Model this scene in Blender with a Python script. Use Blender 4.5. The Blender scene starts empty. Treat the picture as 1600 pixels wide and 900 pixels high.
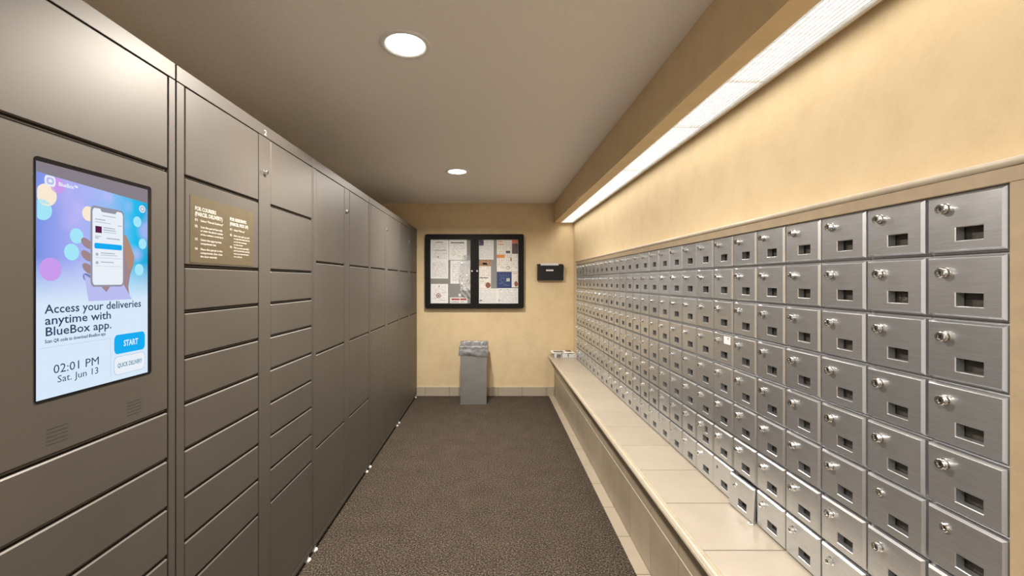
import bpy, bmesh, math, random
from mathutils import Matrix, Vector
random.seed(7)
C = bpy.context.scene.collection
SC = bpy.context.scene
PI = math.pi

# ------------------------------------------------------------------ camera
CAM_Z = 1.4315
cam_d = bpy.data.cameras.new('camera'); cam = bpy.data.objects.new('camera', cam_d); C.objects.link(cam)
cam.location = (0, 0, CAM_Z); cam.rotation_euler = (PI / 2, 0, 0)
cam_d.sensor_width = 36; cam_d.lens = 14.4; cam_d.clip_start = 0.02
cam_d.shift_x = 30.5 / 1600; cam_d.shift_y = -11 / 1600
SC.camera = cam

# ------------------------------------------------------------------ world and exposure
world = bpy.data.worlds.new('world'); SC.world = world; world.use_nodes = True
world.node_tree.nodes['Background'].inputs[0].default_value = (1.0, 0.96, 0.91, 1)
world.node_tree.nodes['Background'].inputs[1].default_value = 0.5
vs = SC.view_settings
vs.view_transform = 'Standard'; vs.look = 'None'; vs.exposure = 0.92; vs.gamma = 1.0; vs.use_curve_mapping = False
STRIP_GLOW = 1.55         # brightness of the diffuser behind the louvres
CAN_GLOW = 4.0           # brightness of a downlight lens
STRIP_WATTS = 0.8        # per metre of strip light
CAN_WATTS = 25.5         # per downlight
SCREEN_POWER = 0.52

# ------------------------------------------------------------------ materials
MATS = {}
def new_mat(name):
    m = bpy.data.materials.new(name); m.use_nodes = True
    nt = m.node_tree; b = nt.nodes['Principled BSDF']
    MATS[name] = m
    return m, nt, b
def node(nt, t, **kw):
    n = nt.nodes.new(t)
    for k, v in kw.items(): setattr(n, k, v)
    return n
def noise(nt, coord, scale, detail=3, stretch=None, rough=0.5):
    n = node(nt, 'ShaderNodeTexNoise'); n.inputs['Scale'].default_value = scale
    n.inputs['Detail'].default_value = detail; n.inputs['Roughness'].default_value = rough
    tc = node(nt, 'ShaderNodeTexCoord')
    if stretch:
        mp = node(nt, 'ShaderNodeMapping'); mp.inputs['Scale'].default_value = stretch
        nt.links.new(tc.outputs[coord], mp.inputs['Vector']); nt.links.new(mp.outputs[0], n.inputs['Vector'])
    else:
        nt.links.new(tc.outputs[coord], n.inputs['Vector'])
    return n
def ramp(nt, src, stops):
    r = node(nt, 'ShaderNodeValToRGB')
    while len(r.color_ramp.elements) < len(stops): r.color_ramp.elements.new(0.5)
    for e, (p, c) in zip(r.color_ramp.elements, stops):
        e.position = p; e.color = (*c, 1)
    nt.links.new(src, r.inputs[0])
    return r
def bump(nt, b, src, strength, dist=0.001):
    bp = node(nt, 'ShaderNodeBump'); bp.inputs['Strength'].default_value = strength; bp.inputs['Distance'].default_value = dist
    nt.links.new(src, bp.inputs['Height']); nt.links.new(bp.outputs[0], b.inputs['Normal'])
def plain(name, col, rough=0.5, metal=0.0, spec=0.5, var=0.06, scale=30):
    """plain paint / plastic / metal with a faint tonal mottle"""
    m, nt, b = new_mat(name)
    n = noise(nt, 'Object', scale, 2)
    r = ramp(nt, n.outputs['Fac'], [(0.3, tuple(c * (1 - var) for c in col)), (0.7, tuple(min(1, c * (1 + var)) for c in col))])
    nt.links.new(r.outputs[0], b.inputs['Base Color'])
    b.inputs['Roughness'].default_value = rough; b.inputs['Metallic'].default_value = metal
    b.inputs['Specular IOR Level'].default_value = spec
    return m
def emit(name, col, power):
    m = bpy.data.materials.new(name); m.use_nodes = True; nt = m.node_tree
    nt.nodes.remove(nt.nodes['Principled BSDF'])
    e = node(nt, 'ShaderNodeEmission'); e.inputs[0].default_value = (*col, 1); e.inputs[1].default_value = power
    nt.links.new(e.outputs[0], nt.nodes['Material Output'].inputs[0])
    MATS[name] = m
    return m

def mat_wallpaper():
    m, nt, b = new_mat('wallpaper')
    n1 = noise(nt, 'Object', 7, 9, (1, 1, 0.8), 0.68)
    n2 = noise(nt, 'Object', 320, 2, (1, 1, 0.35))
    mx = node(nt, 'ShaderNodeMath', operation='MULTIPLY_ADD'); mx.inputs[1].default_value = 0.22
    nt.links.new(n2.outputs['Fac'], mx.inputs[0]); nt.links.new(n1.outputs['Fac'], mx.inputs[2])
    r = ramp(nt, mx.outputs[0], [(0.40, (0.65, 0.505, 0.305)), (0.62, (0.71, 0.56, 0.345)), (0.85, (0.75, 0.60, 0.385))])
    nt.links.new(r.outputs[0], b.inputs['Base Color'])
    b.inputs['Roughness'].default_value = 0.75
    bump(nt, b, n2.outputs['Fac'], 0.2, 0.0005)
    return m
def mat_ceiling():
    m, nt, b = new_mat('ceiling_stipple')
    n = noise(nt, 'Object', 55, 5, None, 0.6)
    r = ramp(nt, n.outputs['Fac'], [(0.3, (0.88, 0.845, 0.80)), (0.7, (0.92, 0.885, 0.84))])
    nt.links.new(r.outputs[0], b.inputs['Base Color']); b.inputs['Roughness'].default_value = 0.85
    bump(nt, b, n.outputs['Fac'], 0.6, 0.004)
    return m
def mat_carpet():
    m, nt, b = new_mat('carpet_loop')
    v = node(nt, 'ShaderNodeTexVoronoi'); v.inputs['Scale'].default_value = 170
    tc = node(nt, 'ShaderNodeTexCoord'); nt.links.new(tc.outputs['Object'], v.inputs['Vector'])
    n = noise(nt, 'Object', 130, 4, None, 0.75); n2 = noise(nt, 'Object', 7, 3)
    mx = node(nt, 'ShaderNodeMath', operation='MULTIPLY_ADD'); mx.inputs[1].default_value = 0.05
    nt.links.new(n2.outputs['Fac'], mx.inputs[0]); nt.links.new(n.outputs['Fac'], mx.inputs[2])
    r = ramp(nt, mx.outputs[0], [(0.42, (0.012, 0.009, 0.007)), (0.55, (0.076, 0.060, 0.046)), (0.70, (0.27, 0.22, 0.17))])
    nt.links.new(r.outputs[0], b.inputs['Base Color']); b.inputs['Roughness'].default_value = 0.95
    b.inputs['Specular IOR Level'].default_value = 0.1
    bump(nt, b, v.outputs['Distance'], 0.9, 0.004)
    return m
def mat_locker():
    m, nt, b = new_mat('locker_paint')
    n = noise(nt, 'Object', 2.5, 4, (1, 1, 1.5)); n2 = noise(nt, 'Object', 700, 1)
    r = ramp(nt, n.outputs['Fac'], [(0.3, (0.093, 0.082, 0.071)), (0.7, (0.107, 0.095, 0.082))])
    nt.links.new(r.outputs[0], b.inputs['Base Color'])
    b.inputs['Metallic'].default_value = 0.25; b.inputs['Roughness'].default_value = 0.46
    bump(nt, b, n2.outputs['Fac'], 0.12, 0.0004)
    return m
def mat_steel(name, lo, hi, rough, stretch=(0.6, 30, 30)):
    m, nt, b = new_mat(name)
    n = noise(nt, 'Object', 26, 4, stretch, 0.65)
    oi = node(nt, 'ShaderNodeObjectInfo')
    big = noise(nt, 'Object', 9, 3)
    mul = node(nt, 'ShaderNodeMath', operation='MULTIPLY_ADD'); mul.inputs[1].default_value = 0.35
    nt.links.new(big.outputs['Fac'], mul.inputs[0]); nt.links.new(n.outputs['Fac'], mul.inputs[2])
    ob = node(nt, 'ShaderNodeMath', operation='MULTIPLY_ADD'); ob.inputs[1].default_value = 0.22
    nt.links.new(oi.outputs['Random'], ob.inputs[0]); nt.links.new(mul.outputs[0], ob.inputs[2])
    r = ramp(nt, ob.outputs[0], [(0.40, lo), (1.05, hi)])
    nt.links.new(r.outputs[0], b.inputs['Base Color'])
    b.inputs['Metallic'].default_value = 0.85
    rr = node(nt, 'ShaderNodeMapRange'); rr.inputs['To Min'].default_value = rough - 0.06; rr.inputs['To Max'].default_value = rough + 0.07
    nt.links.new(big.outputs['Fac'], rr.inputs['Value']); nt.links.new(rr.outputs[0], b.inputs['Roughness'])
    bump(nt, b, n.outputs['Fac'], 0.16, 0.0006)
    return m
def mat_tile(name, lo, hi, rough=0.35):
    m, nt, b = new_mat(name)
    n = noise(nt, 'Object', 6, 6, None, 0.6); oi = node(nt, 'ShaderNodeObjectInfo')
    mx = node(nt, 'ShaderNodeMath', operation='MULTIPLY_ADD'); mx.inputs[1].default_value = 0.25
    nt.links.new(oi.outputs['Random'], mx.inputs[0]); nt.links.new(n.outputs['Fac'], mx.inputs[2])
    r = ramp(nt, mx.outputs[0], [(0.35, lo), (0.9, hi)])
    nt.links.new(r.outputs[0], b.inputs['Base Color']); b.inputs['Roughness'].default_value = rough
    return m
def mat_page(name, paper, ink, lines, density=0.47, margin=0.08):
    """printed page: rows of small grey print on a sheet, in the sheet's own 0..1 space"""
    m, nt, b = new_mat(name)
    tc = node(nt, 'ShaderNodeTexCoord'); sp = node(nt, 'ShaderNodeSeparateXYZ'); nt.links.new(tc.outputs['Generated'], sp.inputs[0])
    def M(op, a, bb=None):
        n = node(nt, 'ShaderNodeMath', operation=op)
        for i, q in enumerate((a, bb)):
            if q is None: continue
            if isinstance(q, (int, float)): n.inputs[i].default_value = q
            else: nt.links.new(q, n.inputs[i])
        return n.outputs[0]
    X, Z = sp.outputs['X'], sp.outputs['Z']
    row = M('MULTIPLY', Z, lines)
    on = M('LESS_THAN', M('FRACT', row), 0.42)
    cb = node(nt, 'ShaderNodeCombineXYZ')
    nt.links.new(M('MULTIPLY', X, 7), cb.inputs[0]); nt.links.new(M('MULTIPLY', M('FLOOR', row), 3.7), cb.inputs[1])
    n = node(nt, 'ShaderNodeTexNoise'); n.inputs['Scale'].default_value = 1.3; n.inputs['Detail'].default_value = 1
    nt.links.new(cb.outputs[0], n.inputs['Vector'])
    words = M('GREATER_THAN', n.outputs['Fac'], density)
    inx = M('MULTIPLY', M('GREATER_THAN', X, margin), M('LESS_THAN', X, 1 - margin))
    inz = M('MULTIPLY', M('GREATER_THAN', Z, margin), M('LESS_THAN', Z, 1 - margin))
    f = M('MULTIPLY', M('MULTIPLY', on, words), M('MULTIPLY', inx, inz))
    mix = node(nt, 'ShaderNodeMix', data_type='RGBA')
    mix.inputs[6].default_value = (*paper, 1); mix.inputs[7].default_value = (*ink, 1)
    nt.links.new(f, mix.inputs[0]); nt.links.new(mix.outputs[2], b.inputs['Base Color'])
    b.inputs['Roughness'].default_value = 0.6
    return m
def mat_clear(name, tint, gloss_rough=0.03, ior=1.45, haze=0.0):
    """thin clear pane: see-through with fresnel reflections"""
    m = bpy.data.materials.new(name); m.use_nodes = True; nt = m.node_tree
    nt.nodes.remove(nt.nodes['Principled BSDF'])
    t = node(nt, 'ShaderNodeBsdfTransparent'); t.inputs[0].default_value = (*tint, 1)
    g = node(nt, 'ShaderNodeBsdfGlossy'); g.inputs['Roughness'].default_value = gloss_rough
    fr = node(nt, 'ShaderNodeFresnel'); fr.inputs[0].default_value = ior
    n = noise(nt, 'Object', 3, 2)
    sc = node(nt, 'ShaderNodeMath', operation='MULTIPLY_ADD'); sc.inputs[1].default_value = 0.006
    nt.links.new(n.outputs['Fac'], sc.inputs[0]); nt.links.new(fr.outputs[0], sc.inputs[2])
    mx = node(nt, 'ShaderNodeMixShader'); nt.links.new(sc.outputs[0], mx.inputs[0])
    nt.links.new(t.outputs[0], mx.inputs[1]); nt.links.new(g.outputs[0], mx.inputs[2])
    out = mx.outputs[0]
    if haze:
        d = node(nt, 'ShaderNodeBsdfDiffuse'); d.inputs[0].default_value = (0.9, 0.9, 0.9, 1)
        m2 = node(nt, 'ShaderNodeMixShader'); m2.inputs[0].default_value = haze
        nt.links.new(out, m2.inputs[1]); nt.links.new(d.outputs[0], m2.inputs[2]); out = m2.outputs[0]
    nt.links.new(out, nt.nodes['Material Output'].inputs[0])
    MATS[name] = m
    return m
def mat_screen():
    """the picture on the kiosk display: blurred blue and violet lights above, pale blue below"""
    m = bpy.data.materials.new('screen_picture'); m.use_nodes = True; nt = m.node_tree
    nt.nodes.remove(nt.nodes['Principled BSDF'])
    tc = node(nt, 'ShaderNodeTexCoord'); sp = node(nt, 'ShaderNodeSeparateXYZ'); nt.links.new(tc.outputs['Generated'], sp.inputs[0])
    rx = ramp(nt, sp.outputs['X'], [(0.0, (0.22, 0.30, 0.80)), (0.35, (0.42, 0.46, 0.92)), (0.6, (0.30, 0.52, 0.92)), (0.85, (0.02, 0.52, 0.86)), (1.0, (0.02, 0.40, 0.72))])
    v = node(nt, 'ShaderNodeTexVoronoi', feature='SMOOTH_F1'); v.inputs['Scale'].default_value = 4.2; v.inputs['Randomness'].default_value = 1
    mp = node(nt, 'ShaderNodeMapping'); mp.inputs['Scale'].default_value = (1, 1, 1.7)
    nt.links.new(tc.outputs['Generated'], mp.inputs[0]); nt.links.new(mp.outputs[0], v.inputs['Vector'])
    vr = ramp(nt, v.outputs['Distance'], [(0.12, (1, 1, 1)), (0.34, (0, 0, 0))])
    glow = node(nt, 'ShaderNodeMix', data_type='RGBA'); glow.inputs[7].default_value = (0.62, 0.52, 0.97, 1)
    gm = node(nt, 'ShaderNodeMath', operation='MULTIPLY'); gm.inputs[1].default_value = 0.55
    nt.links.new(vr.outputs[0], gm.inputs[0]); nt.links.new(gm.outputs[0], glow.inputs[0]); nt.links.new(rx.outputs[0], glow.inputs[6])
    fz = node(nt, 'ShaderNodeMapRange'); fz.inputs['From Min'].default_value = 0.40; fz.inputs['From Max'].default_value = 0.60
    fz.inputs['To Min'].default_value = 1; fz.inputs['To Max'].default_value = 0
    nt.links.new(sp.outputs['Z'], fz.inputs['Value'])
    low = node(nt, 'ShaderNodeMix', data_type='RGBA'); low.inputs[7].default_value = (0.70, 0.83, 0.97, 1)
    nt.links.new(fz.outputs[0], low.inputs[0]); nt.links.new(glow.outputs[2], low.inputs[6])
    e = node(nt, 'ShaderNodeEmission'); e.inputs[1].default_value = SCREEN_POWER
    nt.links.new(low.outputs[2], e.inputs[0]); nt.links.new(e.outputs[0], nt.nodes['Material Output'].inputs[0])
    MATS['screen_picture'] = m
    return m

mat_wallpaper(); mat_ceiling(); mat_carpet(); mat_locker(); mat_screen()
mat_steel('brushed_steel', (0.46, 0.475, 0.50), (0.68, 0.695, 0.72), 0.29)
mat_steel('bin_steel', (0.36, 0.36, 0.355), (0.50, 0.50, 0.49), 0.42, (30, 30, 0.8))
plain('chrome', (0.78, 0.78, 0.78), 0.12, 1.0)
plain('keyway_black', (0.012, 0.012, 0.014), 0.4)
plain('box_interior', (0.06, 0.052, 0.04), 0.8)
plain('number_card', (0.032, 0.027, 0.019), 0.6, var=0.5, scale=70)
plain('number_ink', (0.12, 0.11, 0.085), 0.6)
plain('carcass_gap_shade', (0.02, 0.018, 0.017), 0.6)  # near-black colour stands in for the shade in the gaps around locker doors
plain('foot_white', (0.80, 0.78, 0.74), 0.4)
plain('white_paint', (0.80, 0.79, 0.77), 0.4)
plain('fixture_white', (0.88, 0.88, 0.87), 0.35)
plain('trim_cream', (0.56, 0.49, 0.385), 0.35)
plain('trim_beige', (0.40, 0.31, 0.205), 0.45)
plain('grout', (0.17, 0.145, 0.11), 0.9)
mat_tile('ledge_tile', (0.37, 0.322, 0.255), (0.42, 0.37, 0.298), 0.32)
mat_tile('face_tile', (0.30, 0.245, 0.175), (0.38, 0.32, 0.235), 0.4)
mat_tile('skirting_tile', (0.40, 0.345, 0.265), (0.47, 0.405, 0.315), 0.35)
plain('board_black', (0.010, 0.0095, 0.009), 0.5, 0.0, 0.15)
plain('board_felt', (0.27, 0.27, 0.26), 0.95, scale=300, var=0.15)
plain('black_plastic', (0.012, 0.011, 0.011), 0.18)
plain('screen_bezel', (0.006, 0.006, 0.008), 0.1)
plain('paper_white', (0.80, 0.79, 0.77), 0.6)
plain('ink_dark', (0.05, 0.05, 0.06), 0.6)
plain('ink_grey', (0.30, 0.30, 0.32), 0.6)
plain('ink_red', (0.40, 0.03, 0.05), 0.6)
plain('ink_purple', (0.07, 0.04, 0.12), 0.6)
plain('ink_orange', (0.72, 0.27, 0.06), 0.6)
plain('ink_red_orange', (0.70, 0.15, 0.06), 0.6)
plain('ink_blue', (0.025, 0.07, 0.27), 0.5)
plain('ink_brown', (0.28, 0.09, 0.04), 0.6, var=0.7, scale=120)
plain('ink_photo_dark', (0.10, 0.05, 0.05), 0.6, var=0.8, scale=90)
plain('ink_photo_food', (0.38, 0.22, 0.11), 0.6, var=0.8, scale=110)
plain('ink_cream', (0.78, 0.68, 0.55), 0.6)
plain('sticker_bronze', (0.098, 0.078, 0.045), 0.4, 0.0)
plain('sticker_print', (0.50, 0.47, 0.42), 0.5)
plain('slot_dark', (0.05, 0.044, 0.04), 0.7)
plain('newsprint_photo', (0.16, 0.15, 0.145), 0.6, var=0.7, scale=60)
mat_page('page_letter', (0.88, 0.875, 0.86), (0.50, 0.50, 0.50), 26)
mat_page('page_notice', (0.88, 0.875, 0.86), (0.55, 0.55, 0.56), 15, 0.5, 0.12)
mat_page('page_dense', (0.88, 0.87, 0.85), (0.46, 0.46, 0.47), 30, 0.42, 0.05)
mat_page('page_flyer', (0.87, 0.83, 0.77), (0.50, 0.47, 0.45), 18, 0.5, 0.08)
mat_page('page_blue', (0.010, 0.032, 0.15), (0.14, 0.20, 0.36), 14, 0.53, 0.12)
mat_page('page_news', (0.74, 0.74, 0.73), (0.36, 0.36, 0.36), 12, 0.45, 0.05)
mat_clear('board_glass', (0.99, 0.99, 0.99), 0.02, 1.22)
mat_clear('clear_sleeve', (1.0, 1.0, 1.0), 0.16, 1.35, 0.16)
def mat_liner():
    m, nt, b = new_mat('bin_liner')
    n = noise(nt, 'Object', 24, 4, None, 0.6)
    r = ramp(nt, n.outputs['Fac'], [(0.3, (0.16, 0.16, 0.165)), (0.7, (0.36, 0.36, 0.37))])
    nt.links.new(r.outputs[0], b.inputs['Base Color']); b.inputs['Roughness'].default_value = 0.28
    b.inputs['Transmission Weight'].default_value = 0.15
    bump(nt, b, n.outputs['Fac'], 0.6, 0.01)
mat_liner()
emit('strip_glow', (1.0, 0.97, 0.92), STRIP_GLOW)
emit('can_glow', (1.0, 0.96, 0.90), CAN_GLOW)
for nm, col in {'scr_white': (0.83, 0.88, 0.95), 'scr_navy': (0.03, 0.055, 0.12), 'scr_blue': (0.01, 0.42, 0.90), 'scr_grey': (0.42, 0.50, 0.60),
                'scr_phone_edge': (0.30, 0.31, 0.37), 'scr_maroon': (0.10, 0.015, 0.07), 'scr_skin': (0.36, 0.25, 0.27), 'scr_skin_shade': (0.20, 0.22, 0.46),
                'scr_skin_warm': (0.44, 0.27, 0.20), 'scr_cream': (0.95, 0.83, 0.66), 'scr_violet': (0.60, 0.34, 0.86), 'scr_cyan': (0.38, 0.80, 0.95),
                'scr_sleeve': (0.50, 0.52, 0.88), 'scr_line': (0.45, 0.58, 0.72), 'scr_teal': (0.06, 0.24, 0.34), 'scr_bar': (0.25, 0.22, 0.25)}.items():
    emit(nm, col, SCREEN_POWER)

# ------------------------------------------------------------------ mesh helpers
def box(bm, x0, x1, y0, y1, z0, z1):
    v = [bm.verts.new(p) for p in ((x0, y0, z0), (x1, y0, z0), (x1, y1, z0), (x0, y1, z0), (x0, y0, z1), (x1, y0, z1), (x1, y1, z1), (x0, y1, z1))]
    for f in ((0, 3, 2, 1), (4, 5, 6, 7), (0, 1, 5, 4), (1, 2, 6, 5), (2, 3, 7, 6), (3, 0, 4, 7)): bm.faces.new([v[i] for i in f])
def bevel_all(bm, w, seg=1):
    bmesh.ops.bevel(bm, geom=bm.edges[:], offset=w, segments=seg, affect='EDGES', profile=0.5)
def mesh_of(bm, name, mat):
    me = bpy.data.meshes.new(name); bm.normal_update(); bm.to_mesh(me); bm.free()
    if mat: me.materials.append(MATS[mat])
    return me
def obj(name, me, parent=None, loc=None, rot=None):
    o = bpy.data.objects.new(name, me); C.objects.link(o)
    if parent: o.parent = parent
    if loc: o.location = loc
    if rot: o.rotation_euler = rot
    return o
def box_obj(name, b, mat, parent=None, bev=0.0, seg=1):
    bm = bmesh.new(); box(bm, *b)
    if bev: bevel_all(bm, bev, seg)
    return obj(name, mesh_of(bm, name, mat), parent)
def boxes_obj(name, bs, mat, parent=None, bev=0.0):
    bm = bmesh.new()
    for b in bs: box(bm, *b)
    if bev: bevel_all(bm, bev)
    return obj(name, mesh_of(bm, name, mat), parent)
def lathe(bm, prof, n, axis='Z', center=(0, 0, 0)):
    """prof: (radius, height) list; revolve about an axis"""
    rings = []
    for r, h in prof:
        ring = []
        for i in range(n):
            a = 2 * PI * i / n
            p = (r * math.cos(a), r * math.sin(a), h) if axis == 'Z' else (r * math.cos(a), -h, r * math.sin(a))
            ring.append(bm.verts.new((p[0] + center[0], p[1] + center[1], p[2] + center[2])))
        rings.append(ring)
    for a, b in zip(rings[:-1], rings[1:]):
        for i in range(n):
            j = (i + 1) % n
            bm.faces.new((a[i], a[j], b[j], b[i]) if axis == 'Z' else (a[i], b[i], b[j], a[j])) if True else None
    return rings
def cap(bm, ring): bm.faces.new(ring)
def fix_normals(bm): bmesh.ops.recalc_face_normals(bm, faces=bm.faces[:])
def profile_y(name, pts, y0, y1, mat, parent=None, smooth=False):
    """extrude a closed (x, z) profile along y"""
    bm = bmesh.new()
    a = [bm.verts.new((x, y0, z)) for x, z in pts]; b = [bm.verts.new((x, y1, z)) for x, z in pts]
    n = len(pts)
    for i in range(n): bm.faces.new((a[i], a[(i + 1) % n], b[(i + 1) % n], b[i]))
    bm.faces.new(a); bm.faces.new(b[::-1]); fix_normals(bm)
    if smooth:
        for f in bm.faces: f.smooth = len(f.verts) == 4
    return obj(name, mesh_of(bm, name, mat), parent)
def poly(name, pts, y, mat, parent=None, th=0.0004):
    """flat figure in the local x-z plane facing -y, given thickness th"""
    bm = bmesh.new()
    f = bm.faces.new([bm.verts.new((x, y, z)) for x, z in pts]); bm.normal_update()
    if f.normal.y > 0: bmesh.ops.reverse_faces(bm, faces=[f])
    r = bmesh.ops.extrude_face_region(bm, geom=[f])
    for g in r['geom']:
        if isinstance(g, bmesh.types.BMVert): g.co.y -= th
    fix_normals(bm)
    return obj(name, mesh_of(bm, name, mat), parent)
def rrect(x0, x1, z0, z1, r, n=5):
    pts = []
    for cx, cz, a0 in ((x1 - r, z1 - r, 0), (x0 + r, z1 - r, PI / 2), (x0 + r, z0 + r, PI), (x1 - r, z0 + r, 1.5 * PI)):
        for i in range(n + 1):
            a = a0 + PI / 2 * i / n; pts.append((cx + r * math.cos(a), cz + r * math.sin(a)))
    return pts
def ell(cx, cz, rx, rz, n=20, tilt=0):
    out = []
    for i in range(n):
        a = 2 * PI * i / n; x, z = rx * math.cos(a), rz * math.sin(a)
        out.append((cx + x * math.cos(tilt) - z * math.sin(tilt), cz + x * math.sin(tilt) + z * math.cos(tilt)))
    return out
def text_obj(name, body, size, mat, parent, x, y, z, width=None, bold=0.0, align='LEFT'):
    """lettering in the local x-z plane facing -y, baseline at z"""
    cu = bpy.data.curves.new('lettering', 'FONT'); cu.body = body; cu.size = size; cu.offset = bold
    cu.resolution_u = 2; cu.align_x = align
    t = bpy.data.objects.new('lettering_source', cu); C.objects.link(t)
    bpy.context.view_layer.update()
    me = bpy.data.meshes.new_from_object(t.evaluated_get(bpy.context.evaluated_depsgraph_get()))
    bpy.data.objects.remove(t); bpy.data.curves.remove(cu)
    xs = [v.co.x for v in me.vertices]
    s = 1.0
    if width and xs: s = width / (max(xs) - min(xs))
    for v in me.vertices: v.co = Vector((v.co.x * s, 0, v.co.y))
    me.materials.clear(); me.materials.append(MATS[mat])
    o = obj(name, me, parent); o.location = (x, y, z)
    return o
def thing(name, label, cat, loc=(0, 0, 0), rotz=0.0, group=None):
    o = bpy.data.objects.new(name, None); C.objects.link(o); o.empty_display_size = 0.05
    o.location = loc; o.rotation_euler = (0, 0, rotz); o['label'] = label; o['category'] = cat
    if group: o['group'] = group
    return o
def tag(o, label, cat, group=None):
    o['label'] = label; o['category'] = cat
    if group: o['group'] = group
    return o
def struct(o, label=None):
    o['kind'] = 'structure'
    if label: o['label'] = label
    return o

# ------------------------------------------------------------------ the room
YB, YR = 5.104, -1.8            # back wall, wall behind the camera
XL, XW = -1.46, 1.012           # side walls
ZC, ZS = 2.40, CAM_Z + 0.72     # ceiling, underside of soffit
SOF = 0.762                     # face of soffit
MX = 1.0                        # face plane of the mailbox bank
PW, PH = 0.14934, 0.13845       # mailbox pitch
NC, NR = 27, 8
MY0 = 0.7832; MY1 = MY0 + NC * PW
MZT = CAM_Z + 0.1956; MZB = MZT - NR * PH      # bank top / ledge level
BAND = CAM_Z + 0.188                            # lower edge of the trim band

floor = struct(box_obj('floor', (XL, XW, YR, YB, -0.06, 0), 'carpet_loop'), 'brown speckled loop carpet')
ceiling = struct(box_obj('ceiling', (XL, XW, YR, YB, ZC, ZC + 0.06), 'ceiling_stipple'), 'beige stippled ceiling')
struct(box_obj('wall_back', (XL - 0.1, XW + 0.4, YB, YB + 0.1, -0.06, ZC + 0.06), 'wallpaper'))
struct(box_obj('wall_left', (XL - 0.1, XL, YR, YB, -0.06, ZC + 0.06), 'wallpaper'))
struct(boxes_obj('wall_right', [(XW, XW + 0.1, YR, YB, MZT, ZC + 0.06), (XW, XW + 0.1, MY1, YB, MZB, MZT),
                                (XW, XW + 0.1, YR, MY0, MZB, MZT), (XW, XW + 0.1, YR, YB, -0.06, MZB)], 'wallpaper'))
# soffit with a slot for the strip light
LX0, LX1 = 0.845, 0.982
for bxs in ((SOF, LX0 - 0.003, YR, YB, ZS, ZC), (LX1 + 0.012, XW, YR, YB, ZS + 0.004, ZC), (LX0 - 0.003, LX1 + 0.012, YR, YB, ZS + 0.09, ZC),
                                    (LX0 - 0.003, LX1 + 0.012, YR, YR + 0.2, ZS, ZS + 0.09)):
    struct(box_obj('ceiling_soffit', bxs, 'wallpaper'), 'dropped beam along the mailbox wall')

# trims around the mailbox bank
def bullnose(x_back, x_front, z0, z1, n=8):
    zc = (z0 + z1) / 2; r = (z1 - z0) / 2
    pts = [(x_back, z0)]
    for i in range(n + 1):
        a = -PI / 2 + PI * i / n
        pts.append((x_front + r - r * math.cos(a), zc + r * math.sin(a)))
    pts.append((x_back, z1))
    return pts
TZ = CAM_Z + 0.2185
struct(profile_y('trim_1', bullnose(XW, 0.977, TZ, TZ + 0.0175), MY0 - 0.06, MY1 + 0.028, 'trim_cream', smooth=True), 'rounded cream moulding above the mailboxes')
struct(box_obj('trim_2', (0.985, XW, MY0 - 0.030, MY1 + 0.014, BAND, TZ), 'trim_beige', bev=0.0015), 'flat beige band under the moulding')
struct(box_obj('trim_3', (0.980, XW, MY1 + 0.001, MY1 + 0.028, MZB, TZ), 'trim_cream', bev=0.003), 'narrow cream jamb at the far end of the mailboxes')
struct(box_obj('trim_4', (0.985, XW, MY0 - 0.030, MY0 - 0.002, MZB, BAND), 'trim_beige', bev=0.0015), 'flat beige jamb at the near end of the mailboxes')
struct(profile_y('trim_5', [(0.978, MZB), (XW, MZB), (XW, TZ), (0.978, TZ)], MY0 - 0.06, MY0 - 0.031, 'trim_cream'), 'cream moulding at the near end of the mailboxes')

# tiled skirting on the back wall
bb = struct(box_obj('baseboard_back', (-1.46, 0.766, YB - 0.006, YB, 0, 0.113), 'grout'))
TW = 0.302
x = -0.838 - 2 * TW
skirt = None
while x < 0.766:
    x1 = min(x + TW, 0.768)
    if x1 - x > 0.02: box_obj('tile', (x + 0.0022, x1 - 0.0022, YB - 0.014, YB - 0.003, 0.001, 0.104), 'skirting_tile', bb, 0.0012)
    x += TW
box_obj('cap_strip', (-1.46, 0.766, YB - 0.015, YB - 0.002, 0.1055, 0.1155), 'trim_cream', bb, 0.002)

# tiled border of the floor along the bench
y = 2.287 - 0.297 * 8
border = None
k = 0
while y < YB - 0.02:
    y1 = min(y + 0.297, YB - 0.016)
    box_obj('tile', (0.700, 0.767, y + 0.002, y1 - 0.002, 0.0, 0.006), 'skirting_tile', floor, 0.001)
    y += 0.297

# ------------------------------------------------------------------ tiled bench
bench = thing('bench', 'long cream tiled ledge running under the steel mailboxes', 'bench', (0.86, 0, 0))
def B(name, b, mat, bev=0.0):
    return box_obj(name, (b[0] - 0.86, b[1] - 0.86, b[2], b[3], b[4], b[5]), mat, bench, bev)
BY0 = -0.085
B('core', (0.778, XW - 0.004, BY0, YB - 0.001, 0.0, MZB - 0.010), 'grout')
y = BY0
while y < YB - 0.03:
    y1 = min(y + 0.2945, YB - 0.002)
    B('top_tile', (0.7145, 1.008, y + 0.0018, y1 - 0.0018, MZB - 0.010, MZB), 'ledge_tile', 0.0012)
    y += 0.2945
y = 2.287 - 0.297 * 8
while y < YB - 0.02:
    y1 = min(y + 0.297, YB - 0.002)
    B('face_tile', (0.768, 0.779, y + 0.0018, y1 - 0.0018, 0.001, 0.293), 'face_tile', 0.001)
    B('upper_tile', (0.7685, 0.779, y + 0.0018, y1 - 0.0018, 0.298, MZB - 0.045), 'face_tile', 0.001)
    y += 0.297
B('edge_strip', (0.7665, 0.778, BY0, YB - 0.002, 0.2935, 0.2975), 'trim_cream')
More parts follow.
